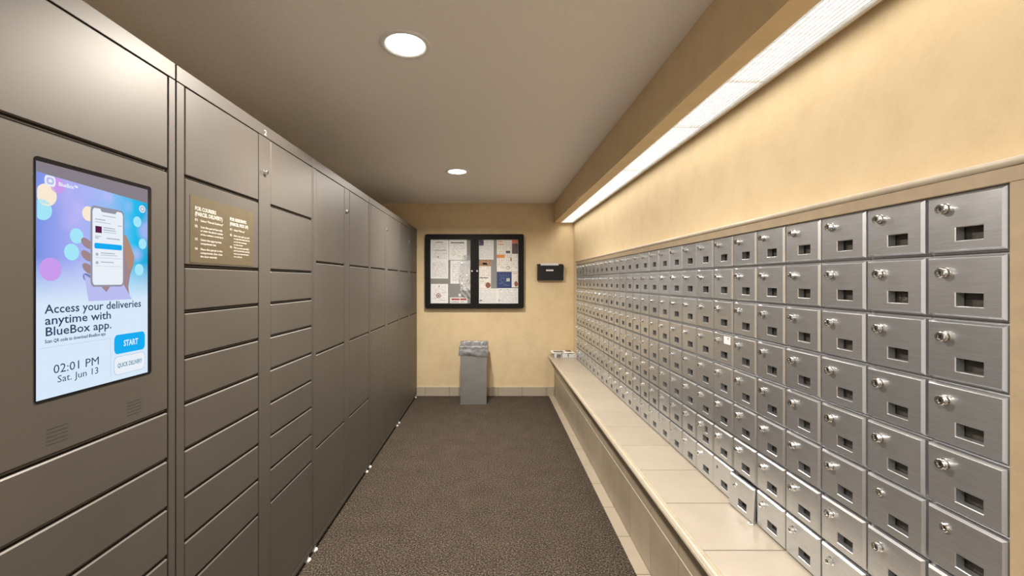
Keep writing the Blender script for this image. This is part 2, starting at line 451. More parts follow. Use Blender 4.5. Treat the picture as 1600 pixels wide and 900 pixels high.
N = [(0.713, MZB - 0.0005), (0.7115, MZB + 0.0012), (0.7095, MZB + 0.0012), (0.7085, MZB - 0.004), (0.7065, MZB - 0.004), (0.7055, MZB + 0.001), (0.7035, MZB + 0.001), (0.7015, MZB - 0.0065), (0.6985, MZB - 0.0065),
     (0.697, MZB - 0.0015), (0.6945, MZB - 0.003), (0.6915, MZB - 0.008), (0.6905, MZB - 0.0125), (0.6920, MZB - 0.0135), (0.6900, MZB - 0.0150), (0.689, MZB - 0.022), (0.690, MZB - 0.030), (0.693, MZB - 0.034), (0.712, MZB - 0.036), (0.779, MZB - 0.036), (0.779, MZB - 0.0105), (0.713, MZB - 0.0105)]
profile_y('nosing', [(a - 0.86, b) for a, b in N], BY0, YB - 0.002, 'trim_cream', bench)

# ------------------------------------------------------------------ mailboxes
GAP = 0.0048
def door_mesh(h, w=PW - 0.007, second=False):
    """front plate with sloped edges and the cut-out for the number card; origin at the cell's bottom centre, front at -y"""
    bm = bmesh.new()
    x0, x1, z0, z1 = -w / 2, w / 2, GAP, GAP + h
    ye, yf, ins = -0.0095, -0.0150, 0.0048
    L = -PW / 2
    zt = PH                                # window measured from the cell's top
    holes = [(L + 0.060, L + 0.112, zt - 0.112, zt - 0.0805)]
    if second: holes.append((L + 0.078, L + 0.104, zt - 0.066, zt - 0.034))
    R = lambda a, b, c, d, yy: [bm.verts.new(p) for p in ((a, yy, c), (b, yy, c), (b, yy, d), (a, yy, d))]
    back = R(x0, x1, z0, z1, 0.0); edge = R(x0, x1, z0, z1, ye)
    fx0, fx1, fz0, fz1 = x0 + ins, x1 - ins, z0 + ins, z1 - ins
    for i in range(4):
        j = (i + 1) % 4
        bm.faces.new((back[i], back[j], edge[j], edge[i]))
    # front face as a grid of cells with holes left out
    xs = sorted({fx0, fx1, *[q for h_ in holes for q in h_[:2]]}); zs = sorted({fz0, fz1, *[q for h_ in holes for q in h_[2:]]})
    V = {(a, b): bm.verts.new((a, yf, b)) for a in xs for b in zs}
    for a, a2 in zip(xs[:-1], xs[1:]):
        for b, b2 in zip(zs[:-1], zs[1:]):
            if any(h_[0] - 1e-6 <= a and a2 <= h_[1] + 1e-6 and h_[2] - 1e-6 <= b and b2 <= h_[3] + 1e-6 for h_ in holes): continue
            bm.faces.new((V[a, b], V[a2, b], V[a2, b2], V[a, b2]))
    # sloped rim
    bot = [V[a, fz0] for a in xs]; top = [V[a, fz1] for a in xs]; lef = [V[fx0, b] for b in zs]; rig = [V[fx1, b] for b in zs]
    bm.faces.new([edge[0], edge[1]] + bot[::-1]); bm.faces.new([edge[3]] + top + [edge[2]])
    bm.faces.new([edge[0]] + lef + [edge[3]]); bm.faces.new([edge[1], edge[2]] + rig[::-1])
    for hx0, hx1, hz0, hz1 in holes:       # throat of each cut-out, chamfered
        o = R(hx0, hx1, hz0, hz1, yf); c = R(hx0 + 0.0016, hx1 - 0.0016, hz0 + 0.0016, hz1 - 0.0016, yf + 0.0015); b = R(hx0 + 0.0016, hx1 - 0.0016, hz0 + 0.0016, hz1 - 0.0016, 0.004)
        for i in range(4):
            j = (i + 1) % 4
            bm.faces.new((o[i], o[j], c[j], c[i])); bm.faces.new((c[i], c[j], b[j], b[i]))
    bmesh.ops.remove_doubles(bm, verts=bm.verts[:], dist=1e-5)
    fix_normals(bm)
    return mesh_of(bm, 'door', 'brushed_steel')
def shell_mesh():
    """steel box behind the door: face rim, sides and back"""
    bm = bmesh.new(); w = PW - 0.0008; h = PH - 0.0008
    R = lambda a, b, c, d, yy: [bm.verts.new(p) for p in ((a, yy, c), (b, yy, c), (b, yy, d), (a, yy, d))]
    o = R(-w / 2, w / 2, 0.0004, h, 0.0005); i_ = R(-w / 2 + 0.009, w / 2 - 0.009, 0.0094, h - 0.009, 0.0005)
    ib = R(-w / 2 + 0.009, w / 2 - 0.009, 0.0094, h - 0.009, 0.24); ob = R(-w / 2, w / 2, 0.0004, h, 0.25)
    for i in range(4):
        j = (i + 1) % 4
        bm.faces.new((o[i], o[j], i_[j], i_[i])); bm.faces.new((i_[i], i_[j], ib[j], ib[i])); bm.faces.new((o[j], o[i], ob[i], ob[j]))
    bm.faces.new(ib); bm.faces.new(ob[::-1])
    return mesh_of(bm, 'box_shell', 'brushed_steel')
def lock_mesh(dark=False):
    bm = bmesh.new()
    if dark: prof = [(0.0095, 0.0), (0.0095, 0.004), (0.0080, 0.0052), (0.0055, 0.0052), (0.0050, 0.001), (0.0, 0.001)]
    else: prof = [(0.0118, 0.0), (0.0118, 0.0025), (0.0092, 0.0038), (0.0092, 0.0100), (0.0105, 0.0106), (0.0105, 0.0128), (0.0095, 0.0140), (0.0066, 0.0140), (0.0060, 0.0112), (0.0, 0.0112)]
    rings = lathe(bm, [(max(r, 1e-4), h) for r, h in prof], 16, axis='Y')
    fix_normals(bm)
    for f in bm.faces: f.smooth = False
    return mesh_of(bm, 'lock', 'chrome')
def keyhole_mesh(yy, r=0.0048):
    bm = bmesh.new(); box(bm, -0.0013, 0.0013, yy - 0.0006, yy + 0.0004, -r, r); box(bm, -0.003, 0.003, yy - 0.0006, yy + 0.0004, -0.0012, 0.0012)
    return mesh_of(bm, 'keyhole', 'keyway_black')
H_FULL = PH - 2 * GAP; H_TOP = (BAND - 0.0035) - (MZT - PH) - GAP
M_DOOR, M_DOOR_TOP, M_DOOR_TWO = door_mesh(H_FULL), door_mesh(H_TOP), door_mesh(H_FULL, second=True)
M_SHELL, M_LOCK, M_LOCK_DARK = shell_mesh(), lock_mesh(), lock_mesh(True)
M_KEY, M_KEY_DARK = keyhole_mesh(-0.0116), keyhole_mesh(-0.0014, 0.003)
bm = bmesh.new(); box(bm, -PW / 2 + 0.052, -PW / 2 + 0.120, 0.006, 0.008, PH - 0.118, PH - 0.028); M_CARD = mesh_of(bm, 'number_card', 'number_card')
bm = bmesh.new(); box(bm, -0.004, 0.004, -0.0005, 0.001, -0.006, 0.006); M_SLOT = mesh_of(bm, 'key_slot', 'keyway_black')
ORD = ['first', 'second', 'third', 'fourth', 'fifth', 'sixth', 'seventh', 'eighth', 'ninth', 'tenth', 'eleventh', 'twelfth', 'thirteenth', 'fourteenth', 'fifteenth', 'sixteenth',
       'seventeenth', 'eighteenth', 'nineteenth', 'twentieth', 'twenty-first', 'twenty-second', 'twenty-third', 'twenty-fourth', 'twenty-fifth', 'twenty-sixth', 'twenty-seventh']
ROWN = ['top row', 'second row down', 'third row down', 'fourth row down', 'fifth row down', 'sixth row down', 'seventh row down', 'bottom row']
rnd = random.Random(3)
for k in range(NC):                 # k counts from the near end
    for r in range(NR):
        col = ORD[NC - 1 - k]; row = ROWN[r]
        lab = f'brushed steel mailbox, {row}, {col} column from the notice-board wall'
        two = (k == 7 and r == 6); slot = (k == 6 and r == 7); drop = (k == 5 and r == 7); dark = (k, r) in ((1, 5), (0, 5), (5, 7))
        if two: lab = 'steel mailbox with a second small cut-out beside its lock, seventh row down'
        if slot: lab = 'steel mailbox with its lock missing, bottom row, beside the dropped door'
        if drop: lab = 'steel mailbox whose bottom-row door has come loose and sags over the ledge'
        if (k, r) == (6, 3): lab = 'steel mailbox with a white paper sticker on its door, fourth row down'
        if (k, r) == (1, 5): lab = f'steel mailbox with a dark recessed lock, {row}, {col} column from notice-board wall'
        if (k, r) == (0, 5): lab = f'steel mailbox with a dark recessed lock, {row}, end column by the camera'
        m = thing('mailbox', lab, 'mailbox', (MX, MY0 + (k + 0.5) * PW, MZT - (r + 1) * PH), -PI / 2, 'steel mailboxes in the wall bank')
        obj('box_shell', M_SHELL, m)
        d = obj('door', M_DOOR_TOP if r == 0 else M_DOOR_TWO if two else M_DOOR, m)
        d.rotation_euler = (math.radians(rnd.uniform(-0.25, 0.25)), 0, math.radians(rnd.uniform(-0.5, 0.5)))
        d.location.y = -0.0008
        obj('number_card', M_CARD, m)
        if slot:
            obj('key_slot', M_SLOT, d, (-PW / 2 + 0.034, -0.0150, PH - 0.040))
        else:
            lk = obj('lock', M_LOCK_DARK if dark else M_LOCK, d, (-PW / 2 + 0.042, -0.0149, PH - 0.0395))
            if k < 14: obj('keyhole', M_KEY_DARK if dark else M_KEY, m, (-PW / 2 + 0.042, -0.0157, PH - 0.0395), (0, rnd.uniform(-0.3, 0.3), 0))
        if drop:
            d.rotation_euler = (math.radians(-3.0), math.radians(1.0), math.radians(3.2)); d.location = (-0.003, -0.017, -0.0035)
            for ch in m.children:
                if ch.name.startswith('keyhole'): ch.location.y -= 0.021
        if (k, r) == (6, 3):
            st = box_obj('sticker', (0.012, 0.060, -0.0156, -0.0148, PH - 0.046, PH - 0.014), 'paper_white', d)
            box_obj('sticker_print', (0.018, 0.046, -0.0160, -0.0153, PH - 0.026, PH - 0.019), 'ink_dark', m)
        if (k, r) == (1, 1):
            text_obj('lettering', '1501', 0.021, 'number_ink', m, -PW / 2 + 0.064, 0.0058, PH - 0.104, 0.040)
# latch tongue left hanging out under the loose door
tg = bpy.data.objects.new('latch_clip', None)
bm = bmesh.new()
lathe(bm, [(0.0105, 0.0), (0.0105, 0.0022), (0.0065, 0.0022), (0.0065, 0.0), (0.0105, 0.0)], 20)
me = mesh_of(bm, 'latch_clip', 'chrome')
tag(obj('latch_clip', me, None, (0.968, MY0 + 5 * PW + 0.006, MZB + 0.0003)), 'small metal ring lying on the ledge under the loose mailbox door', 'ring')

# ------------------------------------------------------------------ parcel lockers
LXF = -0.9345
LBOUND = [0.245, 1.2093, 2.136, 3.1065, 4.082, 5.060]
ZT, ZD, ZB, ZF = 2.0716, 2.0216, 0.058, 0.033
G1, G2 = 1.749, 1.4764
SMALL = [G1, G2, 1.3369, 1.1974, 1.058, 0.918, 0.7785, 0.639, 0.4995]
WIDE = [1.5317, 1.043, 0.545]
TALL = [1.5317, 1.043]
LNAME = ['dark taupe parcel locker bank with a lit touch screen',
         'taupe parcel locker bank with small doors and a bronze instruction sticker',
         'taupe parcel locker bank with wide doors in four tiers, next after the stickered bank',
         'taupe parcel locker bank with tall doors in three tiers, next after the four-tier bank',
         'taupe parcel locker bank with tall doors, last before the back wall']
def locker(i, cols, strips):
    """cols: (x0, x1, list of door joints); strips: lock strips between columns; local x along the row, front at y = 0"""
    y0, y1 = LBOUND[i] + 0.0026, LBOUND[i + 1] - 0.0026
    W = y1 - y0
    t = thing('parcel_locker', LNAME[i], 'locker', (LXF, y0, 0), PI / 2, 'parcel lockers')
    box_obj('carcass', (0.002, W - 0.002, 0.028, 0.50, ZF + 0.002, ZT - 0.002), 'carcass_gap_shade', t)
    xs = sorted([0.0] + [q for c in cols for q in c[:2]] + [W])
    fr = [(0, cols[0][0] - 0.0034, 0.0, 0.03, ZB + 0.002, ZD), (cols[-1][1] + 0.0034, W, 0.0, 0.03, ZB + 0.002, ZD),
          (0, W, 0.0, 0.03, ZD + 0.0030, ZT), (0, W, 0.0, 0.03, ZF, ZB - 0.0008)]
    names = ['stile', 'stile', 'top_rail', 'plinth']
    for n_, b in zip(names, fr): box_obj(n_, b, 'locker_paint', t, 0.001)
    boxes_obj('casing', [(0, 0.004, 0.03, 0.51, ZF, ZT), (W - 0.004, W, 0.03, 0.51, ZF, ZT), (0.004, W - 0.004, 0.03, 0.51, ZT - 0.002, ZT)], 'locker_paint', t)
    doors = []
    for x0, x1, joints in cols:
        zs = [ZD] + joints + [ZB]
        for a, b in zip(zs[:-1], zs[1:]):
            top = a - (0.0 if a == ZD else 0.0052); bot = b + (0.002 if b == ZB else 0.0052)
            doors.append(((x0, x1, bot, top), box_obj('door', (x0, x1, 0.0, 0.02, bot, top), 'locker_paint', t, 0.003)))
        for j in joints: box_obj('shelf_edge', (x0 + 0.001, x1 - 0.001, 0.008, 0.03, j - 0.0012, j + 0.0026), 'locker_paint', t)
    for x0, x1 in strips:
        box_obj('lock_strip', (x0 + 0.0024, x1 - 0.0024, 0.0, 0.03, ZB + 0.002, ZD), 'locker_paint', t, 0.001)
        bm = bmesh.new(); lathe(bm, [(0.0125, 0), (0.0125, 0.003), (0.0095, 0.004), (0.0095, 0.011), (0.008, 0.012), (0.0001, 0.012)], 18, 'Y'); fix_normals(bm)
        xl = x0 + (x1 - x0) * 0.5
        lk = obj('lock', mesh_of(bm, 'lock', 'chrome'), t, (xl, 0, 1.876))
        obj('keyhole', M_KEY, lk, (0, -0.0006, 0))
    for xf in (0.038, W - 0.038):
        bm = bmesh.new(); lathe(bm, [(0.0001, 0.0), (0.017, 0.0), (0.017, 0.006), (0.010, 0.011), (0.007, 0.0125), (0.007, 0.034), (0.0001, 0.034)], 14); fix_normals(bm)
        obj('foot', mesh_of(bm, 'foot', 'foot_white'), t, (xf, 0.012, 0.0005))
        obj('foot', bpy.data.meshes['foot'], t, (xf, 0.46, 0.0005))
    return t, doors, W
# generic columns from the measured banks
def columns(W, ja, jb):
    return [(0.0335 / 0.927 * W, 0.427 / 0.927 * W, ja), (0.519 / 0.927 * W, 0.9135 / 0.927 * W, jb)], [(0.427 / 0.927 * W + 0.001, 0.519 / 0.927 * W - 0.001)]
# bank with the screen
W0 = LBOUND[1] - LBOUND[0] - 0.0052
KJ = [G1, 1.058, 0.918, 0.7785, 0.639, 0.4995]
kiosk, kdoors, _ = locker(0, [(0.034, 0.43, SMALL), (0.500, 0.9318, KJ)], [(0.432, 0.498)])
banks = []
for i, j in ((1, SMALL), (2, WIDE), (3, TALL), (4, TALL)):
    W = LBOUND[i + 1] - LBOUND[i] - 0.0052
    c, s = columns(W, j, j)
    banks.append(locker(i, c, s))
# bank number above the lock strip
text_obj('lettering', '2', 0.030, 'sticker_print', banks[0][0], 0.463, -0.0006, 2.031, 0.018, 0.0002)

# kiosk screen: local coordinates of the bank (x along the row)
kx = LBOUND[0] + 0.0026
SX0, SX1, SZ0, SZ1 = 0.8346 - kx, 1.1209 - kx, 1.179, 1.688
scr = poly('touch_screen', rrect(SX0, SX1, SZ0, SZ1, 0.007), 0.001, 'screen_bezel', kiosk, 0.0022)
scr['label'] = 'lit portrait touch screen'
PX0, PX1, PZ0, PZ1 = SX0 + 0.003, SX1 - 0.013, SZ0 + 0.006, SZ1 - 0.010
PWD, PHT = PX1 - PX0, PZ1 - PZ0
box_obj('display_picture', (PX0, PX1, -0.0018, -0.0010, PZ0, PZ1), 'screen_picture', scr)
def S(u, v): return (PX0 + u * PWD, PZ0 + v * PHT)
layer = [0]
def fig(name, pts, mat, y): return poly(name, [S(u, v) for u, v in pts], y, mat, scr, 0.00015)
A = PWD / PHT
def sell(u, v, ru, tilt=0, sq=1.0): return ell(u, v, ru, ru * A * sq, 20, tilt)
Y1, Y2, Y3, Y4 = -0.0019, -0.0021, -0.0023, -0.0025
fig('display_bar', [(0, 0.955), (1, 0.925), (1, 1), (0, 1)], 'scr_bar', Y1)
for u, v, ru, mt in ((0.07, 0.865, 0.075, 'scr_cream'), (0.04, 0.80, 0.07, 'scr_cyan'), (0.40, 0.815, 0.055, 'scr_cream'), (0.30, 0.705, 0.055, 'scr_cyan'), (0.10, 0.55, 0.08, 'scr_violet'),
                     (0.15, 0.915, 0.055, 'scr_violet'), (0.88, 0.815, 0.045, 'scr_cyan'), (0.94, 0.70, 0.045, 'scr_cyan'), (0.90, 0.56, 0.05, 'scr_cyan'), (0.26, 0.63, 0.06, 'scr_cyan')):
    fig('display_glint', [(min(0.995, max(0.004, a)), b) for a, b in sell(u, v, ru, 0, 1.15)], mt, Y1)
# hand holding a phone, as shown on the screen
fig('hand_picture', [(0.40, 0.55), (0.47, 0.50), (0.56, 0.43), (0.60, 0.405), (0.80, 0.405), (0.78, 0.47), (0.80, 0.53), (0.84, 0.59), (0.845, 0.63), (0.80, 0.69), (0.755, 0.735), (0.735, 0.735), (0.70, 0.62), (0.55, 0.56)], 'scr_skin', Y2)
fig('sleeve_picture', [(0.36, 0.53), (0.46, 0.50), (0.56, 0.445), (0.62, 0.49), (0.72, 0.49), (0.79, 0.43), (0.82, 0.405), (0.40, 0.405)], 'scr_sleeve', Y3)
fig('thumb_picture', [(0.745, 0.62), (0.79, 0.56), (0.835, 0.58), (0.842, 0.63), (0.80, 0.69), (0.755, 0.735), (0.738, 0.73)], 'scr_skin_warm', Y3)
for u, v in ((0.385, 0.675), (0.385, 0.617), (0.395, 0.558), (0.40, 0.510)):
    fig('finger_picture', sell(u, v, 0.052, -0.3, 0.75), 'scr_skin' if v > 0.53 else 'scr_skin_shade', Y2 - 0.0001)
fig('phone_picture', rrect(0.415, 0.735, 0.472, 0.858, 0.03), 'scr_phone_edge', Y3 - 0.0001)
fig('phone_display', rrect(0.432, 0.722, 0.481, 0.848, 0.022), 'scr_white', Y4)
Y5 = Y4 - 0.0002
fig('phone_notch', [(0.50, 0.848), (0.66, 0.848), (0.645, 0.834), (0.515, 0.834)], 'scr_phone_edge', Y5)
fig('phone_button', rrect(0.448, 0.712, 0.655, 0.682, 0.010), 'scr_blue', Y5)
fig('phone_badge', [(0.457, 0.731), (0.515, 0.731), (0.515, 0.763), (0.457, 0.763)], 'scr_maroon', Y5)
for u0, u1, v, hh in ((0.52, 0.65, 0.815, 0.004), (0.455, 0.55, 0.793, 0.005), (0.455, 0.60, 0.781, 0.003), (0.67, 0.71, 0.776, 0.004), (0.53, 0.64, 0.757, 0.005), (0.53, 0.65, 0.746, 0.005), (0.53, 0.655, 0.736, 0.003),
                      (0.455, 0.51, 0.712, 0.004), (0.455, 0.485, 0.703, 0.006), (0.56, 0.69, 0.706, 0.006), (0.505, 0.64, 0.633, 0.005), (0.505, 0.66, 0.624, 0.003), (0.455, 0.71, 0.611, 0.0015), (0.505, 0.63, 0.589, 0.005), (0.455, 0.71, 0.571, 0.0015)):
    fig('phone_line', [(u0, v), (u1, v), (u1, v + hh), (u0, v + hh)], 'scr_grey', Y5)
for v in (0.628, 0.588): fig('phone_dot', sell(0.472, v, 0.014), 'scr_grey', Y5)
def stext(body, u, v, size_h, w, mat, bold=0.0):
    X, Z = S(u, v)
    return text_obj('lettering', body, size_h, mat, scr, X, Y5, Z, w * PWD, bold)
stext('Access your deliveries', 0.055, 0.362, 0.0265, 0.865, 'scr_navy', 0.0003)
stext('anytime with', 0.055, 0.314, 0.0265, 0.545, 'scr_navy', 0.0003)
stext('BlueBox app.', 0.055, 0.266, 0.0265, 0.545, 'scr_navy', 0.0003)
stext('Scan QR code to download BlueBox app.', 0.055, 0.236, 0.0105, 0.50, 'scr_navy', 0.0002)
stext('02:01 PM', 0.115, 0.100, 0.0270, 0.37, 'scr_navy')
stext('Sat. Jun 13', 0.145, 0.058, 0.0215, 0.335, 'scr_navy')
fig('start_button', rrect(0.635, 0.965, 0.131, 0.228, 0.03), 'scr_blue', Y3)
stext('START', 0.73, 0.166, 0.0210, 0.155, 'scr_white', 0.0005)
fig('delivery_button_edge', rrect(0.633, 0.967, 0.025, 0.118, 0.03), 'scr_line', Y2)
fig('delivery_button', rrect(0.637, 0.963, 0.0275, 0.1155, 0.03), 'scr_white', Y3)
stext('QUICK DELIVERY', 0.668, 0.062, 0.0150, 0.262, 'scr_teal', 0.0003)
fig('display_rule', [(0.02, 0.2155), (0.60, 0.2155), (0.60, 0.217), (0.02, 0.217)], 'scr_line', Y2)
fig('display_rule', [(0.600, 0.02), (0.603, 0.02), (0.603, 0.217), (0.600, 0.217)], 'scr_line', Y2)
fig('logo_plate', rrect(0.055, 0.135, 0.905, 0.950, 0.018), 'scr_white', Y2)
fig('logo_inner', rrect(0.068, 0.122, 0.9125, 0.9425, 0.014), 'scr_sleeve', Y3)
fig('logo_core', rrect(0.082, 0.108, 0.9205, 0.9345, 0.006), 'scr_white', Y4)
stext('BlueBox\u2122', 0.155, 0.915, 0.0120, 0.15, 'scr_white', 0.0003)
fig('globe_icon', sell(0.935, 0.888, 0.036), 'scr_white', Y2); fig('globe_icon_inner', sell(0.935, 0.888, 0.026), 'scr_grey', Y3)
fig('globe_icon_core', sell(0.935, 0.888, 0.012), 'scr_white', Y4)
# speaker slots under the screen
for xa in (0.858 - kx, 1.048 - kx):
    for q in range(5):
        box_obj('speaker_slot', (xa, xa + 0.043, -0.0004, 0.002, 1.085 + q * 0.0082, 1.085 + q * 0.0082 + 0.0026), 'slot_dark', kiosk)

# instruction sticker
b2 = banks[0][0]; bx = LBOUND[1] + 0.0026
TX0, TX1, TZ0, TZ1 = 1.265 - bx, 1.595 - bx, 1.489, 1.700
stk = box_obj('sticker', (TX0, TX1, -0.0010, -0.0002, TZ0, TZ1), 'sticker_bronze', b2); stk['label'] = 'bronze sticker with white printed instructions'
def tk(body, u, v, size, w, bold=0.0003):
    return text_obj('lettering', body, size, 'sticker_print', stk, TX0 + u, -0.0016, TZ0 + v, w, bold)
tk('FOR COURIERS', 0.019, 0.166, 0.0170, 0.098, 0.0006); tk('(PARCEL DELIVERY)', 0.019, 0.149, 0.0170, 0.131, 0.0006)
for n_, v, ls in (('01', 0.132, ['Select "Parcel Delivery"']), ('02', 0.112, ['Scan the parcel barcode', 'or enter the phone number', 'of the resident receiving it']), ('03', 0.071, ['Select the appropriate', 'compartment size']), ('04', 0.041, ['Place the parcel in the', 'compartment, then close', 'the door securely'])):
    tk(n_, 0.019, v, 0.0110, 0.012)
    for q, l in enumerate(ls): tk(l, 0.044, v - q * 0.0115, 0.0095 if not (n_ == '02' and q == 2) else 0.007, min(0.11, 0.0046 * len(l)))
tk('FOR RESIDENTS', 0.190, 0.158, 0.0155, 0.096, 0.0006); tk('(PARCEL PICK UP)', 0.190, 0.141, 0.0155, 0.108, 0.0006)
for n_, v, ls in (('01', 0.123, ['Select "Pick up"']), ('02', 0.103, ['Enter your pick up code', 'or scan the code sent to', 'you by text message', 'on the screen']), ('03', 0.060, ['Pick up your parcel(s)', 'and close the door securely', 'when you have finished', 'your pick up'])):
    tk(n_, 0.190, v, 0.0105, 0.012)
    for q, l in enumerate(ls): tk(l, 0.212, v - q * 0.0105, 0.0088 if q < 2 else 0.0065, min(0.096, 0.0041 * len(l)))

# ------------------------------------------------------------------ notice board on the back wall
BX0, BX1, BZ0, BZ1 = -0.831, 0.387, 1.094, 2.008
board = thing('notice_board', 'black framed notice board with two glass doors on the back wall', 'notice board', ((BX0 + BX1) / 2, YB, BZ0))
bcx = (BX0 + BX1) / 2; BW, BH = BX1 - BX0, BZ1 - BZ0
SX, SZ_ = BW / 865.0, BH / 647.0           # layout grid of the board
def bu(cx): return (cx - 80) * SX - BW / 2
def bv(cy): return (795 - cy) * SZ_
poly('case', rrect(-BW / 2, BW / 2, 0, BH, 0.022), -0.0005, 'board_black', board, 0.020)
box_obj('felt_panel', (-BW / 2 + 0.03, BW / 2 - 0.03, -0.026, -0.0205, 0.03, BH - 0.03), 'board_felt', board)
def ring_door(name, x0, x1, z0, z1, ox0, ox1, oz0, oz1, corners):
    bm = bmesh.new()
    ya, yb_ = -0.058, -0.032
    outer = [(x0, z0), (x1, z0), (x1, z1), (x0, z1)]; inner = [(ox0, oz0), (ox1, oz0), (ox1, oz1), (ox0, oz1)]
    # outer outline with rounded corners where asked, matched to inner corners by fan
    O = []
    rr = 0.024
    for idx, (px, pz) in enumerate(outer):
        sx = 1 if px == x0 else -1; sz = 1 if pz == z0 else -1
        if corners[idx]:
            cx, cz = px + sx * rr, pz + sz * rr
            a0 = [PI, 1.5 * PI, 0, 0.5 * PI][idx]
            O.append([(cx + rr * math.cos(a0 + PI / 2 * i / 5), cz + rr * math.sin(a0 + PI / 2 * i / 5)) for i in range(6)])
        else: O.append([(px, pz)])
    def ringverts(y, O, I): return [[bm.verts.new((a, y, b)) for a, b in c] for c in O], [bm.verts.new((a, y, b)) for a, b in I]
    of, inf = ringverts(ya, O, inner); obk, inb = ringverts(yb_, O, inner)
    for i in range(4):
        j = (i + 1) % 4
        for o_, n_, flip in ((of, inf, False), (obk, inb, True)):
            bm.faces.new([o_[i][-1], o_[j][0], n_[j], n_[i]])
            for a, b in zip(o_[i][:-1], o_[i][1:]): bm.faces.new([a, b, n_[i]])
        bm.faces.new([of[i][-1], of[j][0], obk[j][0], obk[i][-1]])
        for q in range(len(of[i]) - 1): bm.faces.new([of[i][q], of[i][q + 1], obk[i][q + 1], obk[i][q]])
        bm.faces.new([inf[i], inf[j], inb[j], inb[i]])
    fix_normals(bm)
    return obj(name, mesh_of(bm, name, 'board_black'), board)
mid = bu(519)
for x0, x1, ox0, ox1, cr, kxx in ((-BW / 2, mid - 0.0015, bu(125), bu(478), (1, 0, 0, 1), bu(491)), (mid + 0.0015, BW / 2, bu(550), bu(897), (0, 1, 1, 0), bu(536))):
    d = ring_door('door', x0, x1, 0.0, BH, ox0, ox1, bv(753), bv(191), cr)
    box_obj('glass_pane', (ox0 - 0.004, ox1 + 0.004, -0.052, -0.049, bv(753) - 0.004, bv(191) + 0.004), 'board_glass', d)
    bm = bmesh.new(); lathe(bm, [(0.010, 0), (0.010, 0.004), (0.0075, 0.005), (0.0075, 0.012), (0.0001, 0.013)], 16, 'Y'); fix_normals(bm)
    obj('knob', mesh_of(bm, 'knob', 'foot_white'), d, (kxx, -0.0575, bv(470)))
# pinned papers; depth layer 0 lies on the felt
PCOUNT = [0]
def sheet(cx0, cx1, cy0, cy1, mat, label, name='paper_notice', lay=0, cat='notice', parts=(), rot=0.0):
    w, h = (cx1 - cx0) * SX, (cy1 - cy0) * SZ_
    o = thing(name, label, cat, (bcx + bu((cx0 + cx1) / 2), YB - 0.0265 - 0.0012 * lay, BZ0 + bv(cy1)), 0, 'papers pinned behind the glass')
    bm = bmesh.new(); n = 6
    # gently bowed sheet with thickness
    F = []; Bk = []
    for i in range(n + 1):
        u = i / n; yy = -0.0002 - 0.0006 * math.sin(PI * u)
        F.append([bm.verts.new((-w / 2 + w * u, yy - 0.0004, z)) for z in (0, h)]); Bk.append([bm.verts.new((-w / 2 + w * u, yy, z)) for z in (0, h)])
    for i in range(n):
        bm.faces.new((F[i][0], F[i + 1][0], F[i + 1][1], F[i][1])); bm.faces.new((Bk[i][0], Bk[i][1], Bk[i + 1][1], Bk[i + 1][0]))
        bm.faces.new((F[i][1], F[i + 1][1], Bk[i + 1][1], Bk[i][1])); bm.faces.new((F[i][0], Bk[i][0], Bk[i + 1][0], F[i + 1][0]))
    bm.faces.new((F[0][0], F[0][1], Bk[0][1], Bk[0][0])); bm.faces.new((F[n][0], Bk[n][0], Bk[n][1], F[n][1]))
    fix_normals(bm)
    obj('page', mesh_of(bm, 'page', mat), o)
    for pn, kind, a, b, c, d, pm in parts:          # printed marks, in the board's layout grid
        mx = (cx0 + cx1) / 2
        X0, X1, Z0, Z1 = (a - mx) * SX, (b - mx) * SX, (cy1 - d) * SZ_, (cy1 - c) * SZ_
        if kind == 'bar': poly(pn, [(X0, Z0), (X1, Z0), (X1, Z1), (X0, Z1)], -0.0013, pm, o, 0.0002)
        elif kind == 'disc': poly(pn, ell((X0 + X1) / 2, (Z0 + Z1) / 2, (X1 - X0) / 2, (Z1 - Z0) / 2, 20), -0.0013, pm, o, 0.0002)
        elif kind == 'ring':
            bm = bmesh.new(); lathe(bm, [((X1 - X0) / 2, 0), ((X1 - X0) / 2, 0.0004), ((X1 - X0) * 0.34, 0.0004), ((X1 - X0) * 0.34, 0)], 24, 'Y'); fix_normals(bm)
            obj(pn, mesh_of(bm, pn, pm), o, ((X0 + X1) / 2, -0.0013, (Z0 + Z1) / 2))
        elif kind == 'pin':
            bm = bmesh.new(); lathe(bm, [(0.004, 0), (0.004, 0.004), (0.0025, 0.0065), (0.0001, 0.007)], 10, 'Y'); fix_normals(bm)
            obj(pn, mesh_of(bm, pn, pm), o, ((X0 + X1) / 2, -0.0012, (Z0 + Z1) / 2))
    return o
sheet(126, 284, 192, 376, 'page_letter', 'white typed letter pinned at the top of the first board door', parts=[('heading', 'bar', 168, 238, 214, 221, 'ink_grey'), ('heading', 'bar', 160, 258, 284, 290, 'ink_grey'), ('emblem', 'bar', 186, 197, 338, 356, 'ink_grey')], lay=1)
sheet(126, 280, 370, 535, 'page_letter', 'white typed letter pinned directly under the top letter')
sheet(288, 444, 192, 372, 'page_notice', 'white notice with a bold black title bar', parts=[('title_bar', 'bar', 303, 420, 217, 225, 'ink_dark')], lay=1)
sheet(300, 474, 377, 580, 'page_letter', 'white letter pinned below the bold-titled notice, half behind clear plastic', parts=[('pin', 'pin', 366, 376, 390, 398, 'ink_dark')])
sheet(128, 279, 582, 752, 'page_notice', 'white notice with a dark red round emblem', parts=[('emblem', 'ring', 175, 216, 664, 706, 'ink_red'), ('emblem', 'disc', 188, 203, 679, 693, 'ink_dark'), ('emblem', 'bar', 196, 205, 594, 612, 'ink_grey')])
sheet(385, 474, 584, 640, 'page_notice', 'small white slip hanging under the plastic sleeve')
